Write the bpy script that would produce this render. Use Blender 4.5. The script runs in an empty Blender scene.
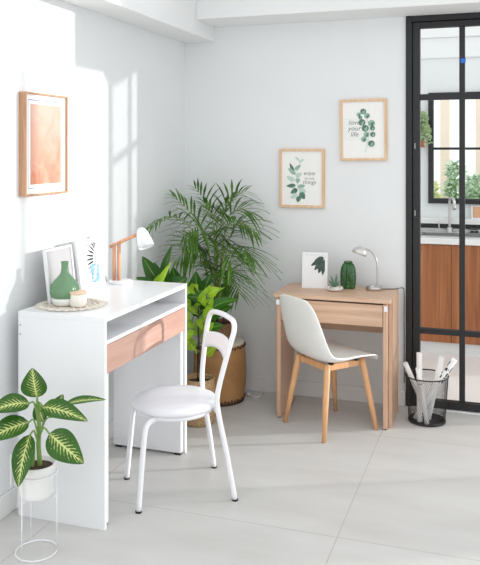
import bpy, bmesh, math, random
from mathutils import Vector, Matrix
random.seed(7)
scene = bpy.context.scene
COL = scene.collection
PI = math.pi

# ------------------------------------------------------------------ materials
def new_mat(name):
    m = bpy.data.materials.new(name); m.use_nodes = True
    nt = m.node_tree; b = nt.nodes['Principled BSDF']
    return m, nt, b

def rgb(r, g, b):
    f = lambda c: c/12.92 if c <= .04045 else ((c+.055)/1.055)**2.4
    return (f(r/255), f(g/255), f(b/255), 1)

def N(nt, t, **kw):
    n = nt.nodes.new(t)
    for k, v in kw.items(): setattr(n, k, v)
    return n

def plain(name, col, rough=.5, metal=0, var=.05, scale=12, bump=0, coat=0, bscale=80, spec=.5):
    """paint, plastic, metal: a base colour with a slight noise in it"""
    m, nt, b = new_mat(name)
    tc = N(nt, 'ShaderNodeTexCoord')
    no = N(nt, 'ShaderNodeTexNoise'); no.inputs['Scale'].default_value = scale; no.inputs['Detail'].default_value = 4
    nt.links.new(tc.outputs['Object'], no.inputs['Vector'])
    r = N(nt, 'ShaderNodeValToRGB')
    c0 = tuple(max(0, c*(1-var)) for c in col[:3])+(1,); c1 = tuple(min(1, c*(1+var)) for c in col[:3])+(1,)
    r.color_ramp.elements[0].position = .3; r.color_ramp.elements[1].position = .7
    r.color_ramp.elements[0].color = c0; r.color_ramp.elements[1].color = c1
    nt.links.new(no.outputs['Fac'], r.inputs['Fac']); nt.links.new(r.outputs['Color'], b.inputs['Base Color'])
    b.inputs['Roughness'].default_value = rough; b.inputs['Metallic'].default_value = metal
    b.inputs['Coat Weight'].default_value = coat; b.inputs['Specular IOR Level'].default_value = spec
    if bump:
        n2 = N(nt, 'ShaderNodeTexNoise'); n2.inputs['Scale'].default_value = bscale; n2.inputs['Detail'].default_value = 3
        nt.links.new(tc.outputs['Object'], n2.inputs['Vector'])
        bp = N(nt, 'ShaderNodeBump'); bp.inputs['Strength'].default_value = bump; bp.inputs['Distance'].default_value = .004
        nt.links.new(n2.outputs['Fac'], bp.inputs['Height']); nt.links.new(bp.outputs['Normal'], b.inputs['Normal'])
    return m

def wood(name, dark, light, axis='X', rough=.45, fine=60, along=2.0, mid=None):
    """wood with the grain running along one object axis"""
    m, nt, b = new_mat(name)
    tc = N(nt, 'ShaderNodeTexCoord'); mp = N(nt, 'ShaderNodeMapping')
    s = [fine]*3; s['XYZ'.index(axis)] = along
    mp.inputs['Scale'].default_value = s
    nt.links.new(tc.outputs['Object'], mp.inputs['Vector'])
    n1 = N(nt, 'ShaderNodeTexNoise'); n1.inputs['Scale'].default_value = 1; n1.inputs['Detail'].default_value = 6; n1.inputs['Distortion'].default_value = .6
    nt.links.new(mp.outputs['Vector'], n1.inputs['Vector'])
    r = N(nt, 'ShaderNodeValToRGB'); r.color_ramp.elements[0].position = .3; r.color_ramp.elements[1].position = .72
    r.color_ramp.elements[0].color = dark; r.color_ramp.elements[1].color = light
    if mid: e = r.color_ramp.elements.new(.5); e.color = mid
    nt.links.new(n1.outputs['Fac'], r.inputs['Fac']); nt.links.new(r.outputs['Color'], b.inputs['Base Color'])
    b.inputs['Roughness'].default_value = rough
    bp = N(nt, 'ShaderNodeBump'); bp.inputs['Strength'].default_value = .06; bp.inputs['Distance'].default_value = .002
    nt.links.new(n1.outputs['Fac'], bp.inputs['Height']); nt.links.new(bp.outputs['Normal'], b.inputs['Normal'])
    return m

def mathn(nt, op, a, b=None, c=None):
    n = N(nt, 'ShaderNodeMath', operation=op)
    for i, v in enumerate((a, b, c)):
        if v is None: continue
        if isinstance(v, (int, float)): n.inputs[i].default_value = v
        else: nt.links.new(v, n.inputs[i])
    return n.outputs[0]

def mixc(nt, fac, c1, c2):
    n = N(nt, 'ShaderNodeMix', data_type='RGBA')
    for i, v in ((0, fac), (6, c1), (7, c2)):
        if isinstance(v, (int, float, tuple)): n.inputs[i].default_value = v
        else: nt.links.new(v, n.inputs[i])
    return n.outputs[2]

def floor_mat():
    m, nt, b = new_mat('porcelain_tiles')
    tc = N(nt, 'ShaderNodeTexCoord'); sp = N(nt, 'ShaderNodeSeparateXYZ')
    nt.links.new(tc.outputs['Object'], sp.inputs[0])
    T = 1.2
    def joint(o, off):
        f = mathn(nt, 'FRACT', mathn(nt, 'DIVIDE', mathn(nt, 'ADD', o, off), T))
        d = mathn(nt, 'ABSOLUTE', mathn(nt, 'SUBTRACT', f, .5))
        return mathn(nt, 'LESS_THAN', d, .0018)
    j = mathn(nt, 'MAXIMUM', joint(sp.outputs[0], .64+.6), joint(sp.outputs[1], -3.13+.6))
    mp = N(nt, 'ShaderNodeMapping'); mp.inputs['Scale'].default_value = (1.0, 3.2, 1); mp.inputs['Rotation'].default_value = (0, 0, .35)
    nt.links.new(tc.outputs['Object'], mp.inputs['Vector'])
    n1 = N(nt, 'ShaderNodeTexNoise'); n1.inputs['Scale'].default_value = 1.6; n1.inputs['Detail'].default_value = 7; n1.inputs['Roughness'].default_value = .6
    nt.links.new(mp.outputs['Vector'], n1.inputs['Vector'])
    r = N(nt, 'ShaderNodeValToRGB'); r.color_ramp.elements[0].position = .3; r.color_ramp.elements[1].position = .75
    r.color_ramp.elements[0].color = rgb(202, 200, 197); r.color_ramp.elements[1].color = rgb(214, 213, 211)
    nt.links.new(n1.outputs['Fac'], r.inputs['Fac'])
    c = mixc(nt, j, r.outputs['Color'], rgb(184, 181, 177))
    nt.links.new(c, b.inputs['Base Color'])
    b.inputs['Roughness'].default_value = .38
    b.inputs['Specular IOR Level'].default_value = .4
    return m

def glass_mat():
    m = bpy.data.materials.new('clear_glass'); m.use_nodes = True
    nt = m.node_tree; nt.nodes.clear()
    o = N(nt, 'ShaderNodeOutputMaterial'); t = N(nt, 'ShaderNodeBsdfTransparent'); g = N(nt, 'ShaderNodeBsdfGlossy')
    g.inputs['Roughness'].default_value = .02
    lw = N(nt, 'ShaderNodeLayerWeight'); lw.inputs['Blend'].default_value = .12
    mx = N(nt, 'ShaderNodeMixShader')
    t.inputs['Color'].default_value = (.97, .98, .975, 1)
    f = mathn(nt, 'MULTIPLY', lw.outputs['Fresnel'], .6)
    nt.links.new(f, mx.inputs[0]); nt.links.new(t.outputs[0], mx.inputs[1]); nt.links.new(g.outputs[0], mx.inputs[2])
    nt.links.new(mx.outputs[0], o.inputs['Surface'])
    return m

def leaf_mat(name, dark, light, rib, pattern=0, rough=.35, trans=.15):
    """leaf: midrib and side veins from the leaf's own UV; pattern = strength of pale variegation"""
    m, nt, b = new_mat(name)
    uv = N(nt, 'ShaderNodeUVMap'); sp = N(nt, 'ShaderNodeSeparateXYZ'); nt.links.new(uv.outputs[0], sp.inputs[0])
    v = mathn(nt, 'ABSOLUTE', mathn(nt, 'SUBTRACT', sp.outputs[1], .5))      # 0 at the midrib .. .5 at the edge
    tc = N(nt, 'ShaderNodeTexCoord')
    no = N(nt, 'ShaderNodeTexNoise'); no.inputs['Scale'].default_value = 14; no.inputs['Detail'].default_value = 3
    nt.links.new(tc.outputs['Object'], no.inputs['Vector'])
    base = mixc(nt, no.outputs['Fac'], dark, light)
    vein = mathn(nt, 'FRACT', mathn(nt, 'MULTIPLY', mathn(nt, 'SUBTRACT', sp.outputs[0], mathn(nt, 'MULTIPLY', v, .55)), 11))
    if pattern:
        n2 = N(nt, 'ShaderNodeTexNoise'); n2.inputs['Scale'].default_value = 90; n2.inputs['Detail'].default_value = 2
        nt.links.new(tc.outputs['Object'], n2.inputs['Vector'])
        t = mathn(nt, 'SUBTRACT', 1.0, mathn(nt, 'MULTIPLY', v, 2.7))
        s = mathn(nt, 'ABSOLUTE', mathn(nt, 'SUBTRACT', vein, .5))
        a = mathn(nt, 'ADD', mathn(nt, 'MULTIPLY', s, 1.9), mathn(nt, 'MULTIPLY', n2.outputs['Fac'], 1.1))
        a = mathn(nt, 'ADD', a, mathn(nt, 'MULTIPLY', t, .75))
        k = N(nt, 'ShaderNodeMapRange'); k.inputs[1].default_value = 1.52; k.inputs[2].default_value = 1.9
        nt.links.new(a, k.inputs[0])
        base = mixc(nt, mathn(nt, 'MULTIPLY', k.outputs[0], pattern), base, rib)
    else:
        sv = mathn(nt, 'MULTIPLY', mathn(nt, 'LESS_THAN', vein, .1), .35)
        base = mixc(nt, sv, base, rib)
    base = mixc(nt, mathn(nt, 'LESS_THAN', v, .03), base, rib)
    nt.links.new(base, b.inputs['Base Color'])
    b.inputs['Roughness'].default_value = rough; b.inputs['Specular IOR Level'].default_value = .28
    if trans:
        out = nt.nodes['Material Output']; tr = N(nt, 'ShaderNodeBsdfTranslucent'); mx = N(nt, 'ShaderNodeMixShader'); mx.inputs[0].default_value = trans
        nt.links.new(base, tr.inputs['Color']); nt.links.new(b.outputs[0], mx.inputs[1]); nt.links.new(tr.outputs[0], mx.inputs[2])
        nt.links.new(mx.outputs[0], out.inputs['Surface'])
    return m

def weave_mat(name, c1, c2, s=90):
    m, nt, b = new_mat(name)
    tc = N(nt, 'ShaderNodeTexCoord')
    w = N(nt, 'ShaderNodeTexVoronoi'); w.inputs['Scale'].default_value = s
    nt.links.new(tc.outputs['Object'], w.inputs['Vector'])
    c = mixc(nt, w.outputs['Distance'], c2, c1)
    nt.links.new(c, b.inputs['Base Color']); b.inputs['Roughness'].default_value = .85
    bp = N(nt, 'ShaderNodeBump'); bp.inputs['Strength'].default_value = .5; bp.inputs['Distance'].default_value = .004
    nt.links.new(w.outputs['Distance'], bp.inputs['Height']); nt.links.new(bp.outputs['Normal'], b.inputs['Normal'])
    return m

def watercolour_mat():
    m, nt, b = new_mat('peach_watercolour')
    uv = N(nt, 'ShaderNodeUVMap'); sp = N(nt, 'ShaderNodeSeparateXYZ'); nt.links.new(uv.outputs[0], sp.inputs[0])
    mp = N(nt, 'ShaderNodeMapping'); mp.inputs['Scale'].default_value = (1.5, 1.5, 1); nt.links.new(uv.outputs[0], mp.inputs['Vector'])
    no = N(nt, 'ShaderNodeTexNoise'); no.inputs['Scale'].default_value = 2.2; no.inputs['Detail'].default_value = 6; no.inputs['Distortion'].default_value = .8
    nt.links.new(mp.outputs['Vector'], no.inputs['Vector'])
    f = mathn(nt, 'ADD', mathn(nt, 'MULTIPLY', no.outputs['Fac'], .75), mathn(nt, 'MULTIPLY', sp.outputs[1], .42))
    r = N(nt, 'ShaderNodeValToRGB'); e = r.color_ramp.elements
    e[0].position = .28; e[0].color = rgb(204, 124, 96); e[1].position = .78; e[1].color = rgb(218, 180, 164)
    x = e.new(.45); x.color = rgb(214, 156, 132)
    nt.links.new(f, r.inputs['Fac']); nt.links.new(r.outputs['Color'], b.inputs['Base Color']); b.inputs['Roughness'].default_value = .6
    return m

M = {}
M['wall'] = plain('wall_paint', rgb(232, 234, 235), .7, var=.012, scale=3, bump=.05, bscale=120)
M['ceil'] = plain('ceiling_paint', rgb(238, 239, 239), .8, var=.01, scale=3)
M['trim'] = plain('trim_paint', rgb(233, 233, 233), .45, var=.01)
M['floor'] = floor_mat()
M['white'] = plain('white_laminate', rgb(238, 239, 241), .28, var=.01, scale=4)
M['whitemetal'] = plain('white_powder_coat', rgb(240, 240, 244), .3, var=.01, coat=.2)
M['vinyl'] = plain('white_vinyl', rgb(238, 238, 243), .42, var=.015, bump=.04, bscale=200)
M['shell'] = plain('white_plastic_shell', rgb(243, 243, 240), .36, var=.01)
M['ceramic'] = plain('white_glazed_ceramic', rgb(236, 236, 234), .25, var=.02, coat=.3)
M['paper'] = plain('white_paper', rgb(243, 242, 240), .7, var=.01)
M['mat_board'] = plain('mat_board', rgb(240, 241, 242), .6, var=.01)
M['black'] = plain('black_metal', rgb(28, 28, 31), .5, var=.15, scale=30)
M['blackrub'] = plain('black_rubber', rgb(24, 24, 25), .6)
M['chrome'] = plain('brushed_nickel', rgb(196, 194, 192), .3, metal=1, var=.05)
M['steel'] = plain('satin_steel', rgb(190, 190, 190), .32, metal=1, var=.06)
M['pinkwood'] = wood('pale_rose_oak', rgb(190, 148, 132), rgb(208, 170, 155), 'Y', .42, 26, 2.2)
M['oak'] = wood('light_oak', rgb(196, 160, 132), rgb(221, 188, 162), 'X', .45, 45, 2.0)
M['oakv'] = wood('light_oak_upright', rgb(196, 158, 130), rgb(222, 188, 162), 'Z', .45, 45, 2.0)
M['beech'] = wood('beech_leg', rgb(216, 160, 110), rgb(236, 186, 140), 'Z', .4, 60, 3)
M['lampwood'] = wood('pale_beech_rod', rgb(214, 152, 116), rgb(232, 178, 144), 'Z', .45, 60, 4)
M['framewood'] = wood('natural_pine_moulding', rgb(214, 176, 138), rgb(234, 203, 168), 'Z', .5, 50, 4)
M['brownframe'] = wood('brown_oak_moulding', rgb(178, 132, 100), rgb(208, 164, 130), 'Z', .5, 50, 4)
M['teak'] = wood('orange_brown_veneer', rgb(140, 82, 46), rgb(186, 122, 76), 'Z', .42, 34, 1.2, rgb(164, 100, 58))
M['hide'] = plain('tan_hide', rgb(178, 132, 84), .55, var=.16, scale=7, bump=.15, bscale=30)
M['hidetop'] = plain('pale_hide_skin', rgb(222, 214, 200), .6, var=.06)
M['stud'] = plain('dark_brown_lacing', rgb(66, 46, 34), .55)
M['weave'] = weave_mat('seagrass_weave', rgb(214, 184, 142), rgb(146, 108, 70), 120)
M['weave2'] = weave_mat('brown_wicker_weave', rgb(170, 132, 96), rgb(96, 70, 48), 110)
M['doily'] = weave_mat('cream_crochet_cotton', rgb(242, 236, 226), rgb(206, 196, 180), 160)
M['soil'] = plain('potting_soil', rgb(72, 50, 40), .95, var=.4, scale=60, bump=.8, bscale=120)
M['green'] = plain('sage_green_glaze', rgb(104, 144, 106), .28, var=.06, scale=9, coat=.35)
M['candle'] = plain('cream_frosted_glass', rgb(240, 236, 226), .25, var=.02, coat=.3)
M['lidwood'] = wood('pale_ash_lid', rgb(222, 188, 158), rgb(240, 214, 190), 'X', .5, 70, 5)
M['cactus'] = plain('dark_green_ceramic', rgb(44, 92, 44), .35, var=.25, scale=14, coat=.2)
M['succ'] = plain('succulent_green', rgb(96, 132, 108), .5, var=.15, scale=40)
M['stone'] = plain('white_pebble', rgb(232, 226, 216), .6, var=.06, scale=40)
M['ink'] = plain('grey_ink', rgb(120, 122, 122), .7)
M['inkdark'] = plain('black_ink', rgb(44, 44, 48), .7)
M['blueline'] = plain('slate_blue_ink', rgb(120, 128, 160), .7)
M['bluewash'] = plain('blue_watercolour', rgb(132, 172, 204), .7, var=.25, scale=30)
M['eucd'] = plain('deep_eucalyptus_ink', rgb(88, 124, 106), .7, var=.3, scale=60)
M['eucl'] = plain('pale_eucalyptus_ink', rgb(150, 182, 164), .7, var=.15, scale=60)
M['mint'] = plain('mint_wash_ink', rgb(196, 216, 206), .7, var=.1, scale=60)
M['leafgrey'] = plain('dark_leaf_ink', rgb(66, 84, 78), .7, var=.3, scale=60)
M['greyprint'] = plain('light_grey_print', rgb(186, 184, 186), .3, var=.03, scale=5, coat=.4)
M['art'] = watercolour_mat()
M['glass'] = glass_mat()
M['dief'] = leaf_mat('dumb_cane_leaf', rgb(36, 76, 26), rgb(66, 112, 40), rgb(204, 214, 136), .85, .3, .08)
M['darkleaf'] = leaf_mat('dark_broad_leaf', rgb(26, 68, 18), rgb(52, 104, 32), rgb(120, 152, 70), 0, .28, .12)
M['limeleaf'] = leaf_mat('lime_leaf', rgb(132, 180, 30), rgb(176, 212, 60), rgb(206, 224, 120), 0, .35, .25)
M['midleaf'] = leaf_mat('mid_green_leaf', rgb(40, 92, 28), rgb(72, 128, 40), rgb(140, 180, 80), 0, .3, .15)
M['palm'] = plain('palm_leaflet', rgb(84, 124, 46), .5, var=.5, scale=16, spec=.25)
M['palmstem'] = plain('palm_stem', rgb(150, 172, 78), .5, var=.25, scale=12)
M['darkstem'] = plain('dark_cane', rgb(62, 52, 36), .6, var=.3, scale=20)
M['stem'] = plain('fresh_green_stem', rgb(124, 158, 76), .45, var=.15, scale=20)
M['ivy'] = plain('trailing_leaf', rgb(168, 190, 140), .5, var=.3, scale=30)
M['terra'] = plain('terracotta', rgb(200, 122, 92), .7, var=.1)
M['sticker'] = plain('blue_tape', rgb(30, 110, 215), .5)
M['peach'] = plain('peach_render', rgb(252, 232, 216), .8, var=.03)
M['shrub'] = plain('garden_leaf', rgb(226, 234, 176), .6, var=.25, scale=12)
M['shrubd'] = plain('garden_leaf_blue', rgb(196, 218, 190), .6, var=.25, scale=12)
M['ground'] = plain('garden_gravel', rgb(206, 202, 190), .9, var=.1)
M['meshwire'] = plain('black_wire', rgb(34, 34, 36), .5)
M['darkgap'] = plain('charcoal_trim', rgb(52, 50, 52), .5)
M['kfloor_sunlit'] = plain('tile_with_painted_sunlight', rgb(240, 234, 232), .4, var=.015, scale=3)  # floor tile in a lighter colour that stands in for sunlight
M['quartz'] = plain('white_quartz', rgb(240, 239, 238), .25, var=.02, coat=.2)
M['cord'] = plain('grey_cable', rgb(70, 70, 72), .5)
M['shade'] = plain('satin_aluminium', rgb(214, 212, 209), .42, metal=.75, var=.03)
M['bulb'] = plain('warm_bulb_glass', rgb(238, 232, 190), .3)
M['card'] = plain('orange_cardboard', rgb(226, 172, 132), .7)

# ------------------------------------------------------------------ mesh builder
class MB:
    def __init__(s): s.bm = bmesh.new(); s.mi = 0; s.uv = s.bm.loops.layers.uv.new('UVMap')
    def face(s, vs, smooth=False, uvs=None):
        try: f = s.bm.faces.new(vs)
        except ValueError: return None
        f.material_index = s.mi; f.smooth = smooth
        if uvs:
            for l, u in zip(f.loops, uvs): l[s.uv].uv = u
        return f
    def box(s, x0, x1, y0, y1, z0, z1, mat=None):
        c = [Vector((x, y, z)) for z in (z0, z1) for y in (y0, y1) for x in (x0, x1)]
        if mat: c = [mat @ p for p in c]
        v = [s.bm.verts.new(p) for p in c]
        for q in ((0, 2, 3, 1), (4, 5, 7, 6), (0, 1, 5, 4), (2, 6, 7, 3), (0, 4, 6, 2), (1, 3, 7, 5)): s.face([v[i] for i in q])
        return s
    def tube(s, pts, r, seg=10, closed=False, caps=True, flat=1.0):
        pts = [Vector(p) for p in pts]; n = len(pts)
        rs = r if isinstance(r, (list, tuple)) else [r]*n
        T = []
        for i in range(n):
            if closed: t = pts[(i+1) % n]-pts[i-1]
            else: t = pts[min(i+1, n-1)]-pts[max(i-1, 0)]
            T.append(t.normalized())
        u = T[0].orthogonal().normalized() if abs(T[0].z) > .95 else T[0].cross(Vector((0, 0, 1))).normalized()
        rings = []
        for i in range(n):
            u = (u-T[i]*u.dot(T[i])).normalized(); w = T[i].cross(u)
            rings.append([s.bm.verts.new(pts[i]+(u*math.cos(2*PI*k/seg)+w*math.sin(2*PI*k/seg)*flat)*rs[i]) for k in range(seg)])
        for i in range(n if closed else n-1):
            a, b = rings[i], rings[(i+1) % n]
            for k in range(seg): s.face([a[k], a[(k+1) % seg], b[(k+1) % seg], b[k]], True)
        if caps and not closed: s.face(rings[0][::-1]); s.face(rings[-1])
        return s
    def lathe(s, prof, seg=32, c=(0, 0, 0), mat=None, ripple=None, smooth=True):
        c = Vector(c); rings = []
        for (r, z) in prof:
            if r < 1e-5: p = Vector((0, 0, z)); rings.append([s.bm.verts.new((mat @ p if mat else p)+c)])
            else:
                ring = []
                for k in range(seg):
                    a = 2*PI*k/seg; rr = r*(1+(ripple(a, z) if ripple else 0))
                    p = Vector((rr*math.cos(a), rr*math.sin(a), z)); ring.append(s.bm.verts.new((mat @ p if mat else p)+c))
                rings.append(ring)
        for a, b in zip(rings, rings[1:]):
            for k in range(seg):
                k2 = (k+1) % seg
                if len(a) == 1 and len(b) == 1: continue
                if len(a) == 1: s.face([a[0], b[k2], b[k]], smooth)
                elif len(b) == 1: s.face([a[k], a[k2], b[0]], smooth)
                else: s.face([a[k], a[k2], b[k2], b[k]], smooth)
        return s
    def ball(s, c, r, seg=12, sc=(1, 1, 1)):
        n = max(4, seg//2); prof = [(math.sin(PI*i/n), -math.cos(PI*i/n)) for i in range(n+1)]
        prof[0] = (0, -1); prof[-1] = (0, 1)
        m = Matrix.Diagonal((r*sc[0], r*sc[1], r*sc[2])).to_3x3()
        return s.lathe(prof, seg, c, m)
    def grid(s, fn, nu, nv, smooth=True, uv=True):
        V = [[s.bm.verts.new(fn(i/nu, j/nv)) for j in range(nv+1)] for i in range(nu+1)]
        for i in range(nu):
            for j in range(nv):
                q = [(i, j), (i+1, j), (i+1, j+1), (i, j+1)]
                s.face([V[a][b] for a, b in q], smooth, [(a/nu, b/nv) for a, b in q] if uv else None)
        return s
    def poly(s, pts, thick=None, normal=None):
        """flat outline, optionally given a thickness along normal"""
        vs = [s.bm.verts.new(p) for p in pts]; s.face(vs)
        if thick:
            nn = Vector(normal)*thick
            ws = [s.bm.verts.new(Vector(p)+nn) for p in pts]; s.face(ws[::-1])
            for i in range(len(pts)):
                j = (i+1) % len(pts); s.face([vs[j], vs[i], ws[i], ws[j]])
        return s
    def build(s, name, mats, parent=None, bevel=0, bseg=2, solid=0, sub=0, angle=None, loc=None, recalc=True):
        if recalc: bmesh.ops.recalc_face_normals(s.bm, faces=s.bm.faces[:])
        me = bpy.data.meshes.new(name); s.bm.to_mesh(me); s.bm.free()
        for m in (mats if isinstance(mats, (list, tuple)) else [mats]): me.materials.append(M[m])
        if angle: me.polygons.foreach_set('use_smooth', [True]*len(me.polygons)); me.set_sharp_from_angle(angle=math.radians(angle))
        o = bpy.data.objects.new(name, me); COL.objects.link(o)
        if loc: o.location = loc
        if parent: o.parent = parent
        if solid:
            md = o.modifiers.new('thickness', 'SOLIDIFY'); md.thickness = solid; md.offset = 0
        if sub:
            md = o.modifiers.new('smooth', 'SUBSURF'); md.levels = sub; md.render_levels = sub
        if bevel:
            md = o.modifiers.new('edges', 'BEVEL'); md.width = bevel; md.segments = bseg; md.limit_method = 'ANGLE'; md.angle_limit = math.radians(40)
        return o

def tag(o, label, cat, group=None, kind=None):
    o['label'] = label
    if cat: o['category'] = cat
    if group: o['group'] = group
    if kind: o['kind'] = kind
    return o
def thing(name, label, cat, loc=(0, 0, 0), rz=0, group=None):
    o = bpy.data.objects.new(name, None); COL.objects.link(o); o.empty_display_size = .1
    o.location = loc; o.rotation_euler = (0, 0, rz)
    return tag(o, label, cat, group)
def struct(o, label=None):
    o['kind'] = 'structure'
    if label: o['label'] = label
    return o
def box_obj(name, mat, b, parent=None, bevel=.002): return MB().box(*b).build(name, mat, parent, bevel)

def spline(P, n=8):
    P = [Vector(p) for p in P]; Q = [P[0]*2-P[1]]+P+[P[-1]*2-P[-2]]; out = []
    for i in range(1, len(Q)-2):
        for k in range(n):
            t = k/n; a, b, c, d = Q[i-1:i+3]
            out.append(.5*((2*b)+(-a+c)*t+(2*a-5*b+4*c-d)*t*t+(-a+3*b-3*c+d)*t**3))
    return out+[P[-1]]

def leaf_into(m, base, tip, width, normal, arch=.1, fold=.12, twist=0, nu=12, nv=6, point=1.0, wmax=.42):
    """one leaf blade from base to tip, facing normal, arched and folded along its midrib; UV runs along and across"""
    base = Vector(base); tip = Vector(tip); ax = tip-base; L = ax.length; t = ax.normalized()
    n = Vector(normal); n = (n-t*n.dot(t)).normalized(); sd = t.cross(n)
    def fn(u, v):
        w = (math.sin(PI*u**(math.log(.5)/math.log(wmax))))**.75 if 0 < u < 1 else 0
        w *= (1-.25*u*point)
        q = (v-.5)*2; a = twist*u
        s2 = sd*math.cos(a)+n*math.sin(a); n2 = n*math.cos(a)-sd*math.sin(a)
        return base+ax*u+n*(arch*L*math.sin(PI*u))+s2*(q*w*width/2)+n2*(abs(q)**1.3*w*width*fold)
    return m.grid(fn, nu, nv)

def text_into(m, body, size, origin, xdir, ydir, align='CENTER'):
    cu = bpy.data.curves.new('t', 'FONT'); cu.body = body; cu.size = size; cu.align_x = align; cu.resolution_u = 3; cu.shear = .2
    o = bpy.data.objects.new('t', cu); COL.objects.link(o); bpy.context.view_layer.update()
    me = o.evaluated_get(bpy.context.evaluated_depsgraph_get()).to_mesh()
    X = Vector(xdir); Y = Vector(ydir); O = Vector(origin)
    vs = [m.bm.verts.new(O+X*v.co.x+Y*v.co.y) for v in me.vertices]
    for p in me.polygons: m.face([vs[i] for i in p.vertices])
    o.to_mesh_clear(); bpy.data.objects.remove(o); bpy.data.curves.remove(cu)

# ------------------------------------------------------------------ the setting
YB, XL = 4.88, -2.065
struct(box_obj('floor', 'floor', (XL-.2, 3.6, -1.6, 8.0, -.1, 0), bevel=0), 'large pale grey porcelain floor tiles')
struct(box_obj('wall_left', 'wall', (XL-.15, XL, -1.6, YB+.15, 0, 2.75), bevel=0), 'white wall on the left, washed by daylight')
m = MB(); m.box(XL, -.56, YB, YB+.15, 0, 2.75); m.box(-.56, .36, YB, YB+.15, 2.455, 2.75); m.box(3.2, 3.6, YB, YB+.15, 0, 2.75)
struct(m.build('wall_back', 'wall'), 'white back wall beside the black glazed door')
struct(box_obj('ceiling', 'ceil', (XL-.15, .36, 4.0, YB+.15, 2.75, 2.85), bevel=0), 'white ceiling')
struct(box_obj('ceiling_beam', 'ceil', (XL, -1.85, -1.6, YB, 2.352, 2.75), bevel=.004), 'white boxed beam along the left wall')
struct(box_obj('ceiling_beam', 'ceil', (-1.85, .36, 4.55, YB, 2.452, 2.75), bevel=.004), 'white boxed beam above the glazed door')
def base_board(name, x0, x1, y0, y1, label):
    m = MB(); m.box(x0, x1, y0, y1, 0, .098); struct(m.build(name, 'trim', bevel=.004), label)
base_board('baseboard_left', XL, XL+.013, -1.6, YB-.013, 'white baseboard along the left wall')
base_board('baseboard_back', XL, -.565, YB-.013, YB, 'white baseboard along the back wall')

# black glazed sliding door
door = bpy.data.objects.new('door_1', None); COL.objects.link(door); struct(door, 'black metal framed glass door to the kitchen')
DY0, DY1 = YB+.0, YB+.05
m = MB()
m.box(-.56, -.522, YB-.015, YB+.15, 0, 2.452); m.box(-.522, .36, YB-.015, YB+.15, 2.415, 2.452)
m.build('door_frame', 'black', door, .003)
RX = .31
m = MB()
m.box(-.519, -.474, DY0, DY1, .008, 2.412); m.box(RX-.035, RX, DY0, DY1, .008, 2.412)
m.box(-.474, RX-.035, DY0, DY1, 2.375, 2.412); m.box(-.474, RX-.035, DY0, DY1, .008, .055)
m.build('door_leaf_frame', 'black', door, .003)
for xc in (-.221,):
    MB().box(xc-.017, xc+.017, DY0+.005, DY1-.005, .055, 2.375).build('muntin', 'black', door, .002)
for z0, z1 in ((1.925, 1.962), (.464, .497)):
    MB().box(-.474, RX-.035, DY0+.006, DY1-.006, z0, z1).build('muntin', 'black', door, .002)
xs = [-.474, -.238, -.204, RX-.035]; zs = [.055, .464, .497, 1.925, 1.962, 2.375]
for i in range(0, 4, 2):
    for j in range(0, 6, 2):
        MB().box(xs[i], xs[i+1], DY0+.022, DY0+.028, zs[j], zs[j+1]).build('glass_pane', 'glass', door)
streak_panel = bpy.data.objects.new('added_streak_panel', None); COL.objects.link(streak_panel); struct(streak_panel, 'unseen glass panel with posts, added to cast shadow streaks')  # unseen panel added so its posts throw shadow streaks on wall and floor
for xc, hw in ((2.15, .018), (3.16, .018)):
    MB().box(xc-hw, xc+hw, DY0+.07, DY1+.05, .0, 2.75).build('post', 'black', streak_panel, .003)
MB().box(2.17, 3.14, DY0+.06, DY1+.06, .008, .055).build('bottom_rail', 'black', streak_panel, .003)
MB().box(2.17, 3.14, DY0+.082, DY0+.088, .055, 2.75).build('glass_pane', 'glass', streak_panel)
m = MB()
for z in (1.62, 1.2): m.box(-.506, -.502, DY0-.004, DY0, z, z+.035)
m.build('latch', 'steel', door)
m = MB(); m.box(-.229, -.199, DY0-.0002, DY0+.005, 2.148, 2.176)
tag(m.build('blue_tape', 'sticker'), 'small blue piece of tape stuck on the black door bar', 'tape')
struct(box_obj('trim_threshold', 'trim', (-.56, 3.2, YB-.02, YB+.15, 0, .007), bevel=.002), 'pale threshold strip under the glazed door')

# ------------------------------------------------------------------ kitchen beyond the door
KY = 6.8
m = MB()
WX0, WX1, WZ0, WZ1 = -.588, .62, 1.157, 2.112
m.box(-1.4, WX0, KY, KY+.15, 0, 3.0); m.box(WX1, 1.1, KY, KY+.15, 0, 3.0)
m.box(WX0, WX1, KY, KY+.15, 0, WZ0); m.box(WX0, WX1, KY, KY+.15, WZ1, 3.0)
struct(m.build('wall_kitchen', 'wall'), 'white kitchen wall around the garden window')
struct(box_obj('wall_kitchen_side', 'wall', (-1.55, -1.4, YB+.15, KY+.15, 0, 3.0), bevel=0), 'white kitchen side wall')
m = MB(); m.box(-1.4, 1.1, KY-.04, KY, 2.585, 3.0); m.box(-1.4, 1.1, KY-.018, KY, 2.41, 2.585)
struct(m.build('trim_1', 'ceil', bevel=.003), 'white stepped moulding above the kitchen window')
win = bpy.data.objects.new('window_1', None); COL.objects.link(win); struct(win, 'black framed kitchen window onto a sunny garden')
m = MB(); w = .043
m.box(WX0, WX0+w, KY-.03, KY+.05, WZ0, WZ1); m.box(WX1-w, WX1, KY-.03, KY+.05, WZ0, WZ1)
m.box(WX0+w, WX1-w, KY-.03, KY+.05, WZ0, WZ0+w); m.box(WX0+w, WX1-w, KY-.03, KY+.05, WZ1-w, WZ1)
m.build('window_frame', 'black', win, .003)
MB().box(WX0+w, WX1-w, KY-.005, KY+.03, 1.619, 1.64).build('muntin', 'black', win, .002)
MB().box(0, .03, KY-.005, KY+.03, WZ0+w, WZ1-w).build('muntin', 'black', win, .002)
MB().box(WX0+w, WX1-w, KY+.01, KY+.016, WZ0+w, WZ1-w).build('glass_pane', 'glass', win)

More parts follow.
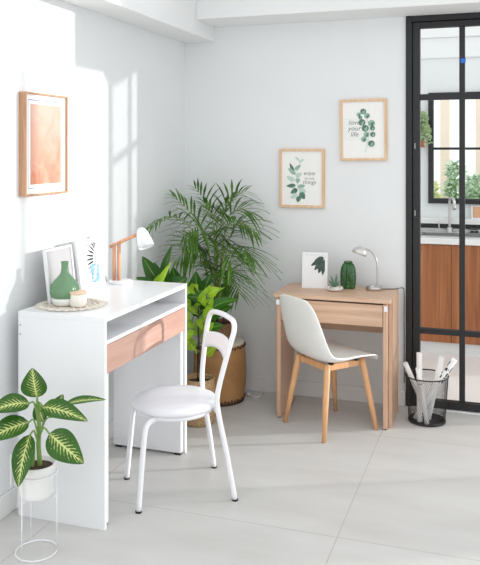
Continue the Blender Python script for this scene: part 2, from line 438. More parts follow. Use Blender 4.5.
struct(box_obj('floor_kitchen_sunlit', 'kfloor_sunlit', (-1.55, 3.6, YB+.15, 7.0, 0, .004), bevel=0), 'kitchen floor beyond the glass door, sunlight painted in as a paler colour')  # slab over the same floor; its paler colour paints the sun falling there
# base cabinet
cab = thing('kitchen_cabinet', 'orange-brown wood grain base cabinet under the kitchen sink', 'cabinet', (-.36, 6.21, 0))
MB().box(-1.03, 1.3, .02, .57, .095, .872).build('body', 'teak', cab, .002)
for i in range(-2, 3):
    x0 = i*.46+.0015; x1 = min((i+1)*.46-.0015, 1.3)
    x0 = max(x0, -1.03)
    d = MB().box(x0, x1, 0, .018, .098, .868).build('door', 'teak', cab, .002)
MB().box(-1.03, 1.3, .03, .56, 0, .093).build('plinth', 'trim', cab)['label'] = 'pale grey plinth'
ct = thing('countertop', 'white quartz kitchen countertop on the wood cabinet', 'countertop', (0, 0, 0))
m = MB(); SX0, SX1, SY0, SY1 = -.62, -.12, 6.33, 6.6
m.box(-1.4, SX0, 6.185, 6.775, .874, .92); m.box(SX1, .96, 6.185, 6.775, .874, .92)
m.box(SX0, SX1, 6.185, SY0, .874, .92); m.box(SX0, SX1, SY1, 6.775, .874, .92)
m.box(-1.4, .96, 6.775, 6.8, .874, .944); m.build('slab', 'quartz', ct, .003)
MB().box(-1.4, .96, 6.69, 6.8, .99, 1.035).build('ledge', 'quartz', ct, .003)['label'] = 'raised white ledge'
MB().box(-1.4, .96, 6.775, 6.8, .945, .99).build('backsplash', 'darkgap', ct)['label'] = 'dark strip behind the sink'
sk = thing('kitchen_sink', 'stainless steel sink set into the white countertop', 'sink', (-.37, 6.465, .92))
m = MB(); bw, bd = .245, .13
m.box(-bw-.01, bw+.01, -bd-.01, -bd+.008, .0005, .006); m.box(-bw-.01, bw+.01, bd-.008, bd+.01, .0005, .006)
m.box(-bw-.01, -bw+.008, -bd, bd, .0005, .006); m.box(bw-.008, bw+.01, -bd, bd, .0005, .006)
m.build('rim', 'steel', sk, .002)
m = MB()
m.box(-bw, bw, -bd, -bd+.004, -.045, .0); m.box(-bw, bw, bd-.004, bd, -.045, 0); m.box(-bw, -bw+.004, -bd, bd, -.045, 0); m.box(bw-.004, bw, -bd, bd, -.045, 0)
m.box(-bw, bw, -bd, bd, -.0455, -.043); m.build('bowl', 'steel', sk)
fa = thing('kitchen_faucet', 'tall brushed gooseneck faucet standing behind the kitchen sink', 'faucet', (-.4, 6.63, .92))
MB().lathe([(0, 0), (.03, 0), (.03, .012), (.022, .02), (.022, .05), (0, .05)], 20).build('base', 'chrome', fa)
MB().tube(spline([(0, 0, .04), (0, 0, .15), (0, 0, .25), (.006, -.012, .285), (.022, -.04, .297), (.036, -.065, .283), (.04, -.075, .24)], 6), .0115, 12).build('spout', 'chrome', fa)
MB().tube([(.04, -.075, .245), (.042, -.078, .2)], .016, 12).build('spray_head', 'chrome', fa)
MB().tube([(-.02, 0, .03), (-.085, 0, .034), (-.09, 0, .095)], .007, 8).build('handle', 'chrome', fa)
bx_ = thing('storage_box', 'small white and orange box on the ledge under the kitchen window', 'box', (-.115, 6.745, 1.035))
m = MB(); m.box(-.115, .0, -.045, .045, 0, .012); m.box(-.115, -.1, -.045, .045, .012, .11); m.box(-.015, 0, -.045, .045, .012, .11); m.box(-.1, -.015, .03, .045, .012, .11)
m.build('tray', 'white', bx_, .002)
MB().box(-.098, -.017, -.03, .028, .013, .1).build('insert', 'card', bx_, .002)['label'] = 'orange card insert'
di = thing('sponge_caddy', 'small grey metal caddy on the counter right of the faucet', 'caddy', (-.2, 6.645, .92))
m = MB(); m.box(-.05, .05, -.03, .03, 0, .006); m.tube([(-.05, -.03, .03), (.05, -.03, .03), (.05, .03, .03), (-.05, .03, .03)], .003, 6, True)
for x, y in ((-.05, -.03), (.05, -.03), (.05, .03), (-.05, .03), (0, -.03), (0, .03)): m.tube([(x, y, .004), (x, y, .03)], .002, 6)
m.build('rack', 'steel', di)
MB().box(-.035, .03, -.02, .02, .0065, .045).build('sponge', 'darkgap', di, .004)

# hanging plant
hp = thing('hanging_plant', 'trailing green plant in a small terracotta pot left of the kitchen window', 'plant', (-.635, 6.73, 1.6))
MB().lathe([(0, .04), (.024, .04), (.032, .085), (.035, .085), (.035, .1), (.029, .1), (.027, .09), (0, .09)], 20).build('pot', 'terra', hp)
MB().tube([(0, .065, .06), (0, .028, .06)], .012, 8).build('bracket', 'black', hp)
m = MB()
for k in range(24):
    a = random.uniform(-PI, 0); rr = random.uniform(.01, .05); top = random.uniform(.18, .36); dx = random.uniform(-.05, .05)
    pts = spline([(rr*.4*math.cos(a), rr*.4*math.sin(a), .09), (dx*.6, -rr*.6, top*.8), (dx+.02*math.cos(a), -rr-.01, top), (dx*1.4+.03*math.cos(a), -rr-.03, top-random.uniform(.05, .2))], 6)
    m.tube(pts, .0016, 5)
    for p in pts[3:]:
        for q in range(3):
            d = Vector((random.uniform(-1, 1), random.uniform(-1, .1), random.uniform(-1, .4))).normalized()
            leaf_into(m, p, p+d*random.uniform(.02, .034), .016, (random.uniform(-.4, .4), -1, random.uniform(-.2, .8)), .1, .1, nu=4, nv=2)
m.build('leaves', 'ivy', hp)

# garden seen through the window
struct(box_obj('ground', 'ground', (-4, 5, 8.0, 12, -.2, -.02), bevel=0), 'pale garden ground')
for i, x in enumerate((-.545, -.19)):
    o = MB().box(x-.05, x+.05, 8.25, 8.35, -.02, 2.8).build('pillar', 'peach', None, .006)
    tag(o, ['pale peach pillar outside, at the window\'s left side', 'pale peach pillar outside, right of the black door bar'][i], 'pillar', 'peach pillars in the garden')
def shrub(x, y, h, r, mat, label):
    t = thing('garden_shrub', label, 'shrub', (x, y, -.02), 0, 'shrubs outside the window')
    m = MB()
    for k in range(7):
        a = k*2.4; m.tube(spline([(0, 0, 0), (.05*math.cos(a), .05*math.sin(a), h*.5), (r*.6*math.cos(a), r*.6*math.sin(a), h*.9)], 5), .008, 6)
    m.build('stem', 'stem', t)
    m = MB()
    for k in range(520):
        a = random.uniform(0, 2*PI); rr = r*math.sqrt(random.random()); z = h*random.uniform(.55, 1.0)
        rr *= math.sin(PI*min(1, .15+.8*(z/h)))+.25
        p = Vector((rr*math.cos(a), rr*math.sin(a), z)); d = Vector((math.cos(a), math.sin(a), random.uniform(-.5, 1))).normalized()
        leaf_into(m, p, p+d*random.uniform(.05, .1), .036, (0, -.4, 1), .12, .1, nu=5, nv=2)
    m.build('foliage', mat, t)
shrub(-.64, 7.6, 1.3, .1, 'shrub', 'yellow-green garden shrub at the window\'s lower left')
shrub(-.42, 7.95, 1.5, .1, 'shrubd', 'taller blue-green garden shrub behind the faucet')
shrub(-.22, 7.6, 1.38, .1, 'shrubd', 'blue-green garden shrub right of the door bar')

# ------------------------------------------------------------------ white desk
WD = thing('writing_desk', 'tall white laminate desk with a pale rose wood drawer front', 'desk', (-1.79, 3.315, 0))
X0, X1, Y0, Y1 = -.218, .21, -.45, .445
for y in (Y0, Y1-.02):
    MB().box(X0, X1, y, y+.02, 0, .878).build('side_panel', 'white', WD, .0015)
MB().box(X0, X1, Y0, Y1, .878, .9).build('top', 'white', WD, .0015)
MB().box(X0, X1-.005, Y0+.02, Y1-.02, .778, .796).build('shelf', 'white', WD, .0015)
MB().box(X0, X0+.014, Y0+.02, Y1-.02, .42, .878).build('back_panel', 'white', WD, .001)
dr = MB().box(X1-.022, X1-.003, Y0+.023, Y1-.023, .655, .776).build('drawer', 'pinkwood', WD, .0015); dr['label'] = 'pale rose wood drawer front'
m = MB(); m.box(X0+.05, X1-.03, Y0+.028, Y0+.04, .665, .77); m.box(X0+.05, X1-.03, Y1-.04, Y1-.028, .665, .77); m.box(X0+.05, X1-.03, Y0+.04, Y1-.04, .664, .67)
m.build('drawer_box', 'white', dr)
for y in (Y0+.026, Y1-.056):
    MB().box(X0+.02, X1-.012, y, y+.03, .012, .654).build('inner_leg', 'white', WD, .0015)
    for fx in (X1-.05, X0+.03): MB().box(fx, fx+.034, y+.003, y+.027, 0, .012).build('foot', 'blackrub', WD)
for z in (.84, .80): MB().lathe([(0, 0), (.004, 0), (.004, .0012), (0, .0012)], 10, (X0+.012, Y0, z), Matrix.Rotation(PI/2, 3, 'X')).build('screw_cap', 'steel', WD)

# crocheted mat
dl = MB()
prof = [(0, .0015)]+[(r, .0015+.0022*((k % 2))) for k, r in enumerate([.02, .03, .04, .05, .06, .07, .08, .09, .1, .11, .12, .13])]
dl.lathe(prof, 60)
for k in range(26):
    a = 2*PI*k/26; dl.ball((.137*math.cos(a), .137*math.sin(a), .0045), .019, 10, (1, 1, .22))
    for q in range(3):
        a2 = a+(q-1)*.08; dl.tube([(.145*math.cos(a2), .145*math.sin(a2), .004), (.163*math.cos(a2+.03), .163*math.sin(a2+.03), .003)], .0016, 5)
for k in range(40):
    a = 2*PI*k/40; rr = .1+.018*(k % 2); dl.ball((rr*math.cos(a), rr*math.sin(a), .005), .006, 8, (1, 1, .6))
tag(dl.build('crochet_mat', 'doily', loc=(-1.855, 3.055, .9)), 'round cream crocheted mat under the green vase', 'mat')

# green vase
va = thing('bottle_vase', 'sage green ribbed bottle vase with a white base', 'vase', (-1.878, 3.035, .9062))
rip = lambda a, z: .022*math.sin(a*22)*max(0, min(1, (.1-z)/.05)) if z < .1 else 0
MB().lathe([(.056, .03), (.062, .04), (.0665, .055), (.067, .07), (.062, .09), (.05, .108), (.034, .125), (.021, .14), (.017, .155), (.0155, .175), (.017, .19), (.019, .195), (.015, .195), (.012, .18), (.012, .15), (0, .148)], 88, ripple=rip).build('body', 'green', va)
MB().lathe([(0, 0), (.048, 0), (.053, .006), (.057, .018), (.0595, .032), (.05, .034), (0, .034)], 48).build('base', 'ceramic', va)['label'] = 'unglazed white base'

# candle
ca = thing('candle_jar', 'small cream candle jar with a pale wood lid beside the green vase', 'candle', (-1.8, 3.02, .9062))
MB().lathe([(0, 0), (.032, 0), (.036, .004), (.036, .052), (.033, .056), (0, .056)], 32).build('jar', 'candle', ca)
MB().lathe([(0, .0562), (.037, .0562), (.0385, .059), (.0385, .066), (.036, .068), (0, .068)], 32).build('lid', 'lidwood', ca)['label'] = 'pale wood lid'
MB().box(.03, .0365, -.014, .014, .014, .04).build('paper_label', 'paper', ca)

# two leaning frames on the white desk
def desk_frame(name, label, y0, y1, x, h, lean, art):
    t = thing(name, label, 'picture frame', (x, (y0+y1)/2, .9), 0); t.rotation_euler = (0, -lean, 0)
    w = (y1-y0)/2; b = .01 if art == 'grey' else .018
    m = MB(); m.box(-.016, 0, -w, -w+b, 0, h); m.box(-.016, 0, w-b, w, 0, h); m.box(-.016, 0, -w+b, w-b, 0, b); m.box(-.016, 0, -w+b, w-b, h-b, h)
    m.build('frame', 'white', t, .0015)
    MB().box(-.014, -.006, -w+b, w-b, b, h-b).build('picture', 'greyprint' if art == 'grey' else 'mat_board', t)
    if art == 'palm':
        m = MB(); px = -.0058; w2 = w-b-.03
        m.mi = 0                                         # thin black border around the print
        m.box(-.006, -.0054, w2+.006, w2+.009, b+.02, h-b-.012); m.box(-.006, -.0054, -.03, w2+.009, h-b-.014, h-b-.011)
        for k in range(9):                               # black palm frond strokes
            a = math.radians(105-k*-16+0); ox, oz = w2-.012, h-b-.055
            ang = math.radians(95+k*17); L = .085-.004*abs(k-4)
            p0 = Vector((px, ox-.004*k, oz+.03-.012*k)); p1 = p0+Vector((0, math.cos(ang)*L, math.sin(ang)*L*.6))
            leaf_into(m, p0, p1, .012, (1, 0, 0), 0, 0, nu=8, nv=2)
        m.tube([(px, w2-.008, h-b-.02), (px, w2-.02, h-b-.11)], .0018, 5)
        m.mi = 1                                         # blue wash below
        m.box(-.006, -.0053, w2-.075, w2+.002, b+.022, b+.115)
        m.mi = 2
        for k in range(4): leaf_into(m, (-.005, w2-.07+.01*k, b+.03+.02*k), (-.005, w2-.02+.008*k, b+.055+.02*k), .01, (1, 0, 0), 0, 0, nu=6, nv=2)
        m.build('palm_print', ['inkdark', 'bluewash', 'paper'], t)
    # folding strut behind
    MB().box(-.02, -.0162, -.012, .012, .02, h*.6).build('strut', 'white', t)
    return t
desk_frame('photo_frame', 'white photo frame with a blank pale grey picture behind the green vase', 3.035, 3.265, -1.95, .25, .13, 'grey')
desk_frame('photo_frame', 'white photo frame with a black palm leaf and blue print', 3.285, 3.525, -1.935, .262, .13, 'palm')

# wooden lamp on the white desk
wl = thing('desk_lamp', 'wooden rod desk lamp with a white shade on the white desk', 'lamp', (-1.915, 3.652, .9))
MB().lathe([(0, 0), (.062, 0), (.064, .004), (.064, .012), (.06, .016), (0, .016)], 40).build('base', 'whitemetal', wl)
dv = Vector((.95, .316, 0))
for s in (-.038, -.012):
    p = dv*s; MB().tube([(p.x, p.y, .014), (p.x, p.y, .214)], .0095, 12).build('post', 'lampwood', wl)
a0 = dv*-.062+Vector((0, 0, .193)); a1 = dv*.09+Vector((0, 0, .262))
MB().tube([a0, a1], .0095, 12).build('arm', 'lampwood', wl)
p0 = dv*-.044; p1 = dv*-.006
pv = dv*-.025; MB().tube([(pv.x-.02*.316, pv.y+.02*.95, .206), (pv.x+.02*.316, pv.y-.02*.95, .206)], .005, 10).build('pivot', 'steel', wl)
a2 = a1+(a1-a0).normalized()*.022
MB().tube([a1, a2+(a1-a0).normalized()*.018], .008, 12).build('socket', 'whitemetal', wl)
zax = Vector((-.18, -.25, -.9)); zax = (dv*.42+Vector((.0, -.3, -.85))).normalized()
rot = Vector((0, 0, 1)).rotation_difference(zax).to_matrix()
sc_ = a2+Vector((0, 0, .0))
MB().lathe([(0, -.026), (.013, -.024), (.024, -.013), (.033, .012), (.04, .05), (.043, .084), (.0415, .084), (.038, .05), (.031, .014), (.02, -.006), (0, -.015)], 36, sc_, rot).build('lamp_shade', 'whitemetal', wl)
MB().ball(sc_+zax*.05, .02, 16).build('bulb', 'bulb', wl)

# ------------------------------------------------------------------ art on the left wall
al = thing('wall_art', 'tall peach watercolour in a slim brown wood frame on left wall', 'picture', (XL, 3.128, 1.636))
w, h, b, dp = .178, .238, .009, .038
m = MB(); m.box(0, dp, -w, -w+b, -h, h); m.box(0, dp, w-b, w, -h, h); m.box(0, dp, -w+b, w-b, -h, -h+b); m.box(0, dp, -w+b, w-b, h-b, h)
m.build('frame', 'brownframe', al, .001)
MB().box(.004, .028, -w+b, w-b, -h+b, h-b).build('paper', 'paper', al)
m = MB(); iw, ih = w-.05, h-.052
m.grid(lambda u, v: Vector((.0286, -iw+2*iw*u, -ih+2*ih*v)), 2, 2, False); m.build('watercolour', 'art', al)
m = MB(); lw_, lh = w-.033, h-.036; t_ = .0022
m.box(.028, .0284, -lw_, lw_, lh, lh+t_*1.6); m.box(.028, .0284, -lw_, lw_, -lh-t_, -lh); m.box(.028, .0284, -lw_-t_, -lw_, -lh, lh); m.box(.028, .0284, lw_, lw_+t_, -lh, lh)
m.build('border_line', 'blueline', al)

# ------------------------------------------------------------------ botanical frames on the back wall
def botanical(label, cx, cz, w, h, tilt, kind):
    t = thing('picture_frame', label, 'picture', (cx, YB, cz)); t.rotation_euler = (0, tilt, 0)
    b, dp = .016, .022; w /= 2; h /= 2
    m = MB(); m.box(-w, -w+b, -dp, 0, -h, h); m.box(w-b, w, -dp, 0, -h, h); m.box(-w+b, w-b, -dp, 0, -h, -h+b); m.box(-w+b, w-b, -dp, 0, h-b, h)
    m.build('frame', 'framewood', t, .0015)
    MB().box(-w+b, w-b, -.012, -.002, -h+b, h-b).build('paper', 'paper', t)
    MB().tube([(0, -dp-.001, h-.012), (0, -dp+.006, h-.012)], .004, 8).build('hanging_nail', 'steel', t)
    m = MB(); Y = -.0123; k_ = [0]
    def lf(x0, z0, x1, z1, wd, mi):
        k_[0] += 1; m.mi = mi; y = Y-.00012*k_[0]
        leaf_into(m, (x0, y, z0), (x1, y, z1), wd, (0, -1, 0), 0, 0, nu=10, nv=4)
    if kind == 'sprig':
        m.mi = 1; m.tube(spline([(.0, Y, .12), (-.03, Y, .05), (-.03, Y, -.03), (-.01, Y, -.12)], 6), .0012, 5)
        for a in [(-.04, .03, -.065, .085, .022, 0), (-.035, .045, .0, .075, .024, 1), (-.03, .02, -.075, .055, .026, 1), (-.03, .005, .005, .03, .03, 2), (-.035, -.015, -.085, .01, .03, 2), (-.03, -.02, -.005, -.005, .03, 1),
                  (-.03, -.04, -.085, -.045, .026, 0), (-.02, -.05, .025, -.04, .026, 1), (-.02, -.06, -.06, -.085, .032, 0), (-.012, -.065, .03, -.075, .04, 2), (-.005, -.08, .022, -.115, .04, 0), (-.01, -.1, -.02, -.135, .03, 0), (-.02, -.09, -.06, -.11, .034, 2), (-.015, .09, .02, .105, .016, 2), (-.01, .1, -.035, .12, .014, 2)]: lf(*[q*1.18+(-.006 if n_ in (0, 2) else 0) if n_ < 5 else q for n_, q in enumerate(a)])
        m.mi = 3
        for i, s in enumerate(('enjoy', 'the little', 'things')):
            text_into(m, s, (.036, .02, .038)[i], (.05, -.0125, .022-.03*i), (1, 0, 0), (0, 0, 1))
    else:
        m.mi = 1; m.tube(spline([(.0, Y, .115), (.03, Y, .05), (.035, Y, -.03), (.01, Y, -.145)], 6), .0012, 5)
        for x, z, r, mi in [(.0, .118, .019, 0), (-.028, .098, .015, 1), (.024, .09, .019, 1), (-.018, .078, .012, 0), (-.008, .048, .022, 0), (.053, .042, .022, 1), (.012, .01, .022, 0), (.058, .01, .016, 0), (.02, -.03, .018, 1), (.06, -.03, .017, 0), (.003, -.06, .018, 1), (.05, -.088, .021, 0)]:
            k_[0] += 1; y = Y-.00012*k_[0]; m.mi = mi
            pts = [(x+r*math.cos(q*PI/10), y, z+r*.95*math.sin(q*PI/10)) for q in range(20)]; m.poly(pts)
            m.mi = 1-mi; k_[0] += 1; y = Y-.00012*k_[0]
            lf(x-r*.1, z-r*.8, x+r*.55, z+r*.5, r*.8, 1-mi)
        m.mi = 2
        for q in range(12): m.box(-w+b+.006, -.02+.01*(q % 3), Y+.0002, Y+.0004, .07-.012*q, .0716-.012*q)
        m.mi = 3
        for i, s in enumerate(('love', 'your', 'life')):
            text_into(m, s, .044, (-.058, -.0125, .035-.038*i), (1, 0, 0), (0, 0, 1))
    m.build('botanical_print', ['eucd', 'eucl', 'mint', 'ink'], t, recalc=False)
botanical('lower botanical print with leafy sprig in a pale wood frame', -1.23, 1.428, .302, .385, 0, 'sprig')
botanical('higher botanical print with round eucalyptus leaves in a pale wood frame', -.826, 1.741, .298, .392, -.012, 'round')

# ------------------------------------------------------------------ wood desk
OD = thing('writing_desk', 'light oak wood desk against the back wall below the botanical prints', 'desk', (-.943, 4.59, 0), .0)
W, D0, D1 = .348, -.175, .22
MB().box(-W, W, D0, D1, .727, .75).build('top', 'oak', OD, .0015)
MB().box(-W+.045, W-.045, D0+.012, D0+.032, .59, .716).build('drawer', 'oak', OD, .0015)
m = MB(); m.box(-W+.06, W-.06, D0+.032, D1-.06, .60, .606); m.box(-W+.06, -W+.07, D0+.032, D1-.06, .606, .70); m.box(W-.07, W-.06, D0+.032, D1-.06, .606, .70); m.box(-W+.07, W-.07, D1-.07, D1-.06, .606, .70)
m.build('drawer_box', 'oak', OD)
for s in (-1, 1):
    a, b_ = sorted((s*W, s*(W-.018))); MB().box(a, b_, D0+.05, D1, 0, .727).build('side_panel', 'oakv', OD, .0015)
    a, b_ = sorted((s*(W-.02), s*(W-.042))); MB().box(a, b_, D0+.008, D1-.06, .006, .722).build('inner_leg', 'oakv', OD, .0015)
    a, b_ = sorted((s*(W-.022), s*(W-.04))); MB().box(a, b_, D0+.012, D0+.04, 0, .006).build('foot', 'blackrub', OD)
    a, b_ = sorted((s*(W-.016), s*(W-.036))); MB().box(a, b_, D0+.001, D0+.008, .682, .712).build('corner_clip', 'whitemetal', OD)['label'] = 'small white plastic corner clip'
MB().box(-W+.018, W-.018, D1-.018, D1, .47, .727).build('back_rail', 'oak', OD, .001)

# things on the wood desk
ff = thing('photo_frame', 'white photo frame with a hanging dark leaf print on the oak desk', 'picture frame', (-1.095, 4.655, .75), .04); ff.rotation_euler = (-.1, 0, .12)
w, h, b = .08, .222, .017
m = MB(); m.box(-w, -w+b, 0, .016, 0, h); m.box(w-b, w, 0, .016, 0, h); m.box(-w+b, w-b, 0, .016, 0, b); m.box(-w+b, w-b, 0, .016, h-b, h)
m.build('frame', 'white', ff, .0015)
MB().box(-w+b, w-b, .005, .014, b, h-b).build('picture', 'mat_board', ff)
m = MB(); y = .0046
m.tube(spline([(.055, y, h-.03), (.035, y, h-.04), (.02, y, h-.06)], 5), .0012, 5)
for q, (x0, z0, x1, z1, wd) in enumerate([(.056, .19, -.004, .168, .034), (.05, .184, -.026, .138, .034), (.05, .176, -.004, .11, .036), (.052, .17, .022, .092, .038), (.057, .165, .048, .08, .03), (.058, .18, .056, .13, .02)]):
    leaf_into(m, (x0, y-.0002*q, z0), (x1, y-.0002*q, z1), wd, (0, -1, 0), 0, 0, nu=8, nv=4)
m.build('leaf_print', 'leafgrey', ff, recalc=False)
m = MB(); m.box(-.015, .015, .0165, .0195, .02, h*.6); m.build('strut', 'white', ff)

sb = thing('succulent_bowl', 'small succulent in a white pebble bowl on the oak desk', 'plant', (-.957, 4.61, .75))
MB().lathe([(0, 0), (.03, 0), (.045, .008), (.053, .02), (.05, .021), (.042, .012), (0, .011)], 28).build('bowl', 'ceramic', sb)
m = MB()
for k in range(34):
    a = random.uniform(0, 2*PI); rr = .042*math.sqrt(random.random()); m.ball((rr*math.cos(a), rr*math.sin(a), .02), random.uniform(.006, .01), 8, (1, 1, .75))
o = m.build('pebbles', 'stone', sb); o['kind'] = 'stuff'
m = MB()
for k, (a, h_, sp_) in enumerate([(0, .09, .01), (1.2, .075, .03), (2.6, .07, .034), (3.9, .08, .028), (5.1, .06, .036), (.6, .05, .04), (3.2, .05, .04)]):
    m.tube(spline([(.004*math.cos(a), .004*math.sin(a), .016), (sp_*.5*math.cos(a), sp_*.5*math.sin(a), .016+h_*.5), (sp_*math.cos(a), sp_*math.sin(a), .016+h_)], 5), [.0055, .007, .0075, .0075, .007, .0065, .006, .005, .0035, .002, .0008][:11], 8)
m.build('leaves', 'succ', sb)

cc = thing('ceramic_cactus', 'dark green ribbed ceramic cactus ornament on the oak desk', 'ornament', (-.897, 4.725, .75))
rip2 = lambda a, z: .09*math.cos(a*9)
MB().lathe([(0, 0), (.036, 0), (.04, .006), (.044, .03), (.046, .06), (.045, .1), (.041, .13), (.034, .148), (.026, .158), (0, .156)], 72, ripple=rip2).build('body', 'cactus', cc)
MB().lathe([(0, .157), (.024, .158), (.027, .162), (.026, .168), (.02, .17), (0, .169)], 24).build('crown', 'cactus', cc)
m = MB(); m.tube(spline([(.02, -.035, .055), (.025, -.052, .062), (.026, -.056, .08), (.026, -.054, .1)], 6), [.010]*18+[.006], 10); m.build('arm', 'cactus', cc)
m = MB()
for k in range(9):
    for z in (.02, .045, .07, .095, .12, .14):
        a = 2*PI*k/9; r = .048-.012*max(0, (z-.1)/.05); m.ball((r*math.cos(a), r*math.sin(a), z), .0022, 6)
m.build('spines', 'stone', cc)['kind'] = 'stuff'

sl = thing('desk_lamp', 'small silver gooseneck desk lamp on the oak desk', 'lamp', (-.735, 4.715, .75))
MB().lathe([(0, 0), (.047, 0), (.049, .003), (.049, .02), (.046, .025), (.02, .027), (.01, .032), (0, .032)], 40).build('base', 'chrome', sl)
MB().tube(spline([(.022, 0, .02), (.022, 0, .08), (.022, 0, .13), (.017, 0, .18), (-.003, -.004, .222), (-.03, -.008, .246), (-.054, -.012, .252)], 8), .0055, 12).build('gooseneck', 'chrome', sl)
za = Vector((-.34, -.16, -.92)).normalized(); rt = Vector((0, 0, 1)).rotation_difference(za).to_matrix()
MB().lathe([(0, -.018), (.014, -.016), (.027, -.009), (.038, .003), (.045, .018), (.0475, .034), (.046, .034), (.043, .019), (.035, .006), (.022, -.003), (0, -.008)], 36, (-.078, -.013, .25), rt).build('lamp_shade', 'shade', sl)
MB().ball(Vector((-.078, -.013, .25))+za*.014, .018, 14).build('bulb', 'ceramic', sl)
MB().box(-.012, .006, -.036, -.022, .024, .03).build('switch', 'white', sl, .002)
MB().tube(spline([(.048, .01, .006), (.09, .03, .006), (.125, .06, .004), (.139, .09, .004), (.16, .125, .0), (.165, .15, -.03), (.165, .153, -.2), (.166, .155, -.60)], 8), .0028, 8).build('cord', 'cord', sl)['label'] = 'dark grey power cord'

# ------------------------------------------------------------------ white bistro chair
def frame_of(fx, fy): return math.atan2(fy, fx)-PI/2
BC = thing('bistro_chair', 'white metal bistro chair with a round padded seat', 'chair', (-1.443, 3.337, 0), frame_of(-.816, -.578))
r = .0125
for s in (-1, 1):
    MB().tube(spline([(s*.183, .222, .0), (s*.172, .205, .2), (s*.165, .19, .345), (s*.155, .17, .383), (s*.125, .12, .393)], 6), r, 12).build('front_leg', 'whitemetal', BC)
    MB().tube([(s*.183, .222, 0), (s*.1825, .2215, .008)], r+.002, 12).build('foot_cap', 'blackrub', BC)
    MB().tube([(s*.19, -.222, 0), (s*.19, -.2215, .008)], r+.002, 12).build('foot_cap', 'blackrub', BC)
arch = [(-.19, -.222, 0), (-.168, -.19, .2), (-.148, -.155, .39), (-.14, -.15, .48), (-.136, -.175, .62), (-.134, -.2, .73)]
arch += [(-.13, -.214, .785), (-.112, -.221, .818), (-.08, -.2245, .832), (0, -.226, .838)]
arch += [(-x, y, z) for (x, y, z) in arch[-2::-1]]
def lean(p):
    p = Vector(p); h_ = max(0, (p.z-.45)/.4)
    return Vector((p.x*(1+.15*h_)-.008*h_, p.y+h_*(.012+.22*p.x), p.z-.02*h_))
MB().tube([lean(p) for p in spline(arch, 6)], r, 12).build('back_frame', 'whitemetal', BC)
m = MB()
def slat(u, v):                                          # curved back band with arched top and bottom
    x = (u-.5)*2*.138; k = 1-(x/.138)**2
    zt = .715+.022*k; zb = .635+.03*k
    return lean((x, -.188-.018*k-.025*(v-.5), zb+(zt-zb)*v))
m.grid(slat, 16, 5); m.build('back_band', 'whitemetal', BC, solid=.008)
m = MB(); pr = [(.165, .402)]
m.tube([(.172*math.cos(k*PI/20), .172*math.sin(k*PI/20)+.02, .392) for k in range(40)], .011, 10, True)
m.tube([(-.146, -.152, .393), (.146, -.152, .393)], .008, 10)
m.build('seat_ring', 'whitemetal', BC)
MB().lathe([(0, .4), (.17, .4), (.19, .404), (.2, .412), (.202, .422), (.196, .434), (.18, .442), (.12, .449), (0, .453)], 56, (0, .02, 0)).build('seat', 'vinyl', BC)

# ------------------------------------------------------------------ shell chair
SC = thing('shell_chair', 'white plastic shell chair on beech legs at the oak desk', 'chair', (-.94, 4.39, 0), frame_of(.64, .77))
prof = [(.212, .396), (.202, .414), (.175, .424), (.11, .424), (.03, .42), (-.04, .411), (-.1, .412), (-.15, .43), (-.183, .47), (-.205, .53), (-.225, .6), (-.243, .67), (-.26, .74), (-.269, .785)]
wid = [.17, .185, .2, .21, .214, .214, .212, .208, .203, .196, .187, .177, .163, .14]
pp = spline([(0, y, z) for y, z in prof], 3); ww = spline([(x, 0, 0) for x in wid], 3)
m = MB(); nn_ = len(pp)-1
def shell(u, v):
    i = min(int(round(u*nn_)), nn_); p = pp[i]; wx = ww[i].x
    q = pp[max(0, i-1)]-pp[min(nn_, i+1)]; nr = Vector((0, -q.z, q.y)).normalized()
    if nr.z < 0 and u < .5: nr = -nr
    if nr.y < 0 and u >= .5: nr = -nr
    s = (v-.5)*2; t_ = u
    k = .05*(1-max(0, t_-.35))*min(1, max(.0, (t_-.05)/.4))
    top = max(0, (t_-.8)/.2)
    return Vector((wx*math.sin(s*PI/2*.92)/math.sin(PI/2*.92), p.y, p.z))+nr*(k*abs(s)**2.4)-Vector((0, 0, .028*top*abs(s)**3))
m.grid(shell, nn_, 16); m.build('seat_shell', 'shell', SC, solid=.009, sub=1)
legpts = []
for sx in (-1, 1):
    for sy in (-1, 1):
        a = Vector((sx*.135, sy*.125, .412)); f = Vector((sx*.187, sy*.19, 0))
        if sy < 0: a.z = .408
        MB().tube([a, a.lerp(f, .12), a.lerp(f, .5), f], [.016, .0185, .017, .0125], 14).build('leg', 'beech', SC)
m = MB()
for sx in (-1, 1): m.box(sx*.122-.01, sx*.122+.01, -.115, .115, .368, .402)
for sy in (-1, 1): m.box(-.122, .122, sy*.115-.01, sy*.115+.01, .366, .4)
m.build('under_frame', 'beech', SC, .002)
for sx in (-1, 1):
    for sy in (-1, 1): MB().tube([(sx*.122, sy*.09, .40), (sx*.122, sy*.09, .418)], .016, 12).build('mounting_block', 'blackrub', SC)

# ------------------------------------------------------------------ plants
def stem_leaf(t, leaves, mat, origin, stem_r=.0035, stem_mat='stem', base_z=None):
    for (b, tp, wd, nrm, arch_, fold, tw) in leaves:
        b = Vector(b)-Vector(origin); tp = Vector(tp)-Vector(origin)
        l = leaf_into(MB(), b, tp, wd, nrm, arch_, fold, tw, nu=16, nv=8).build('leaf', mat, t)
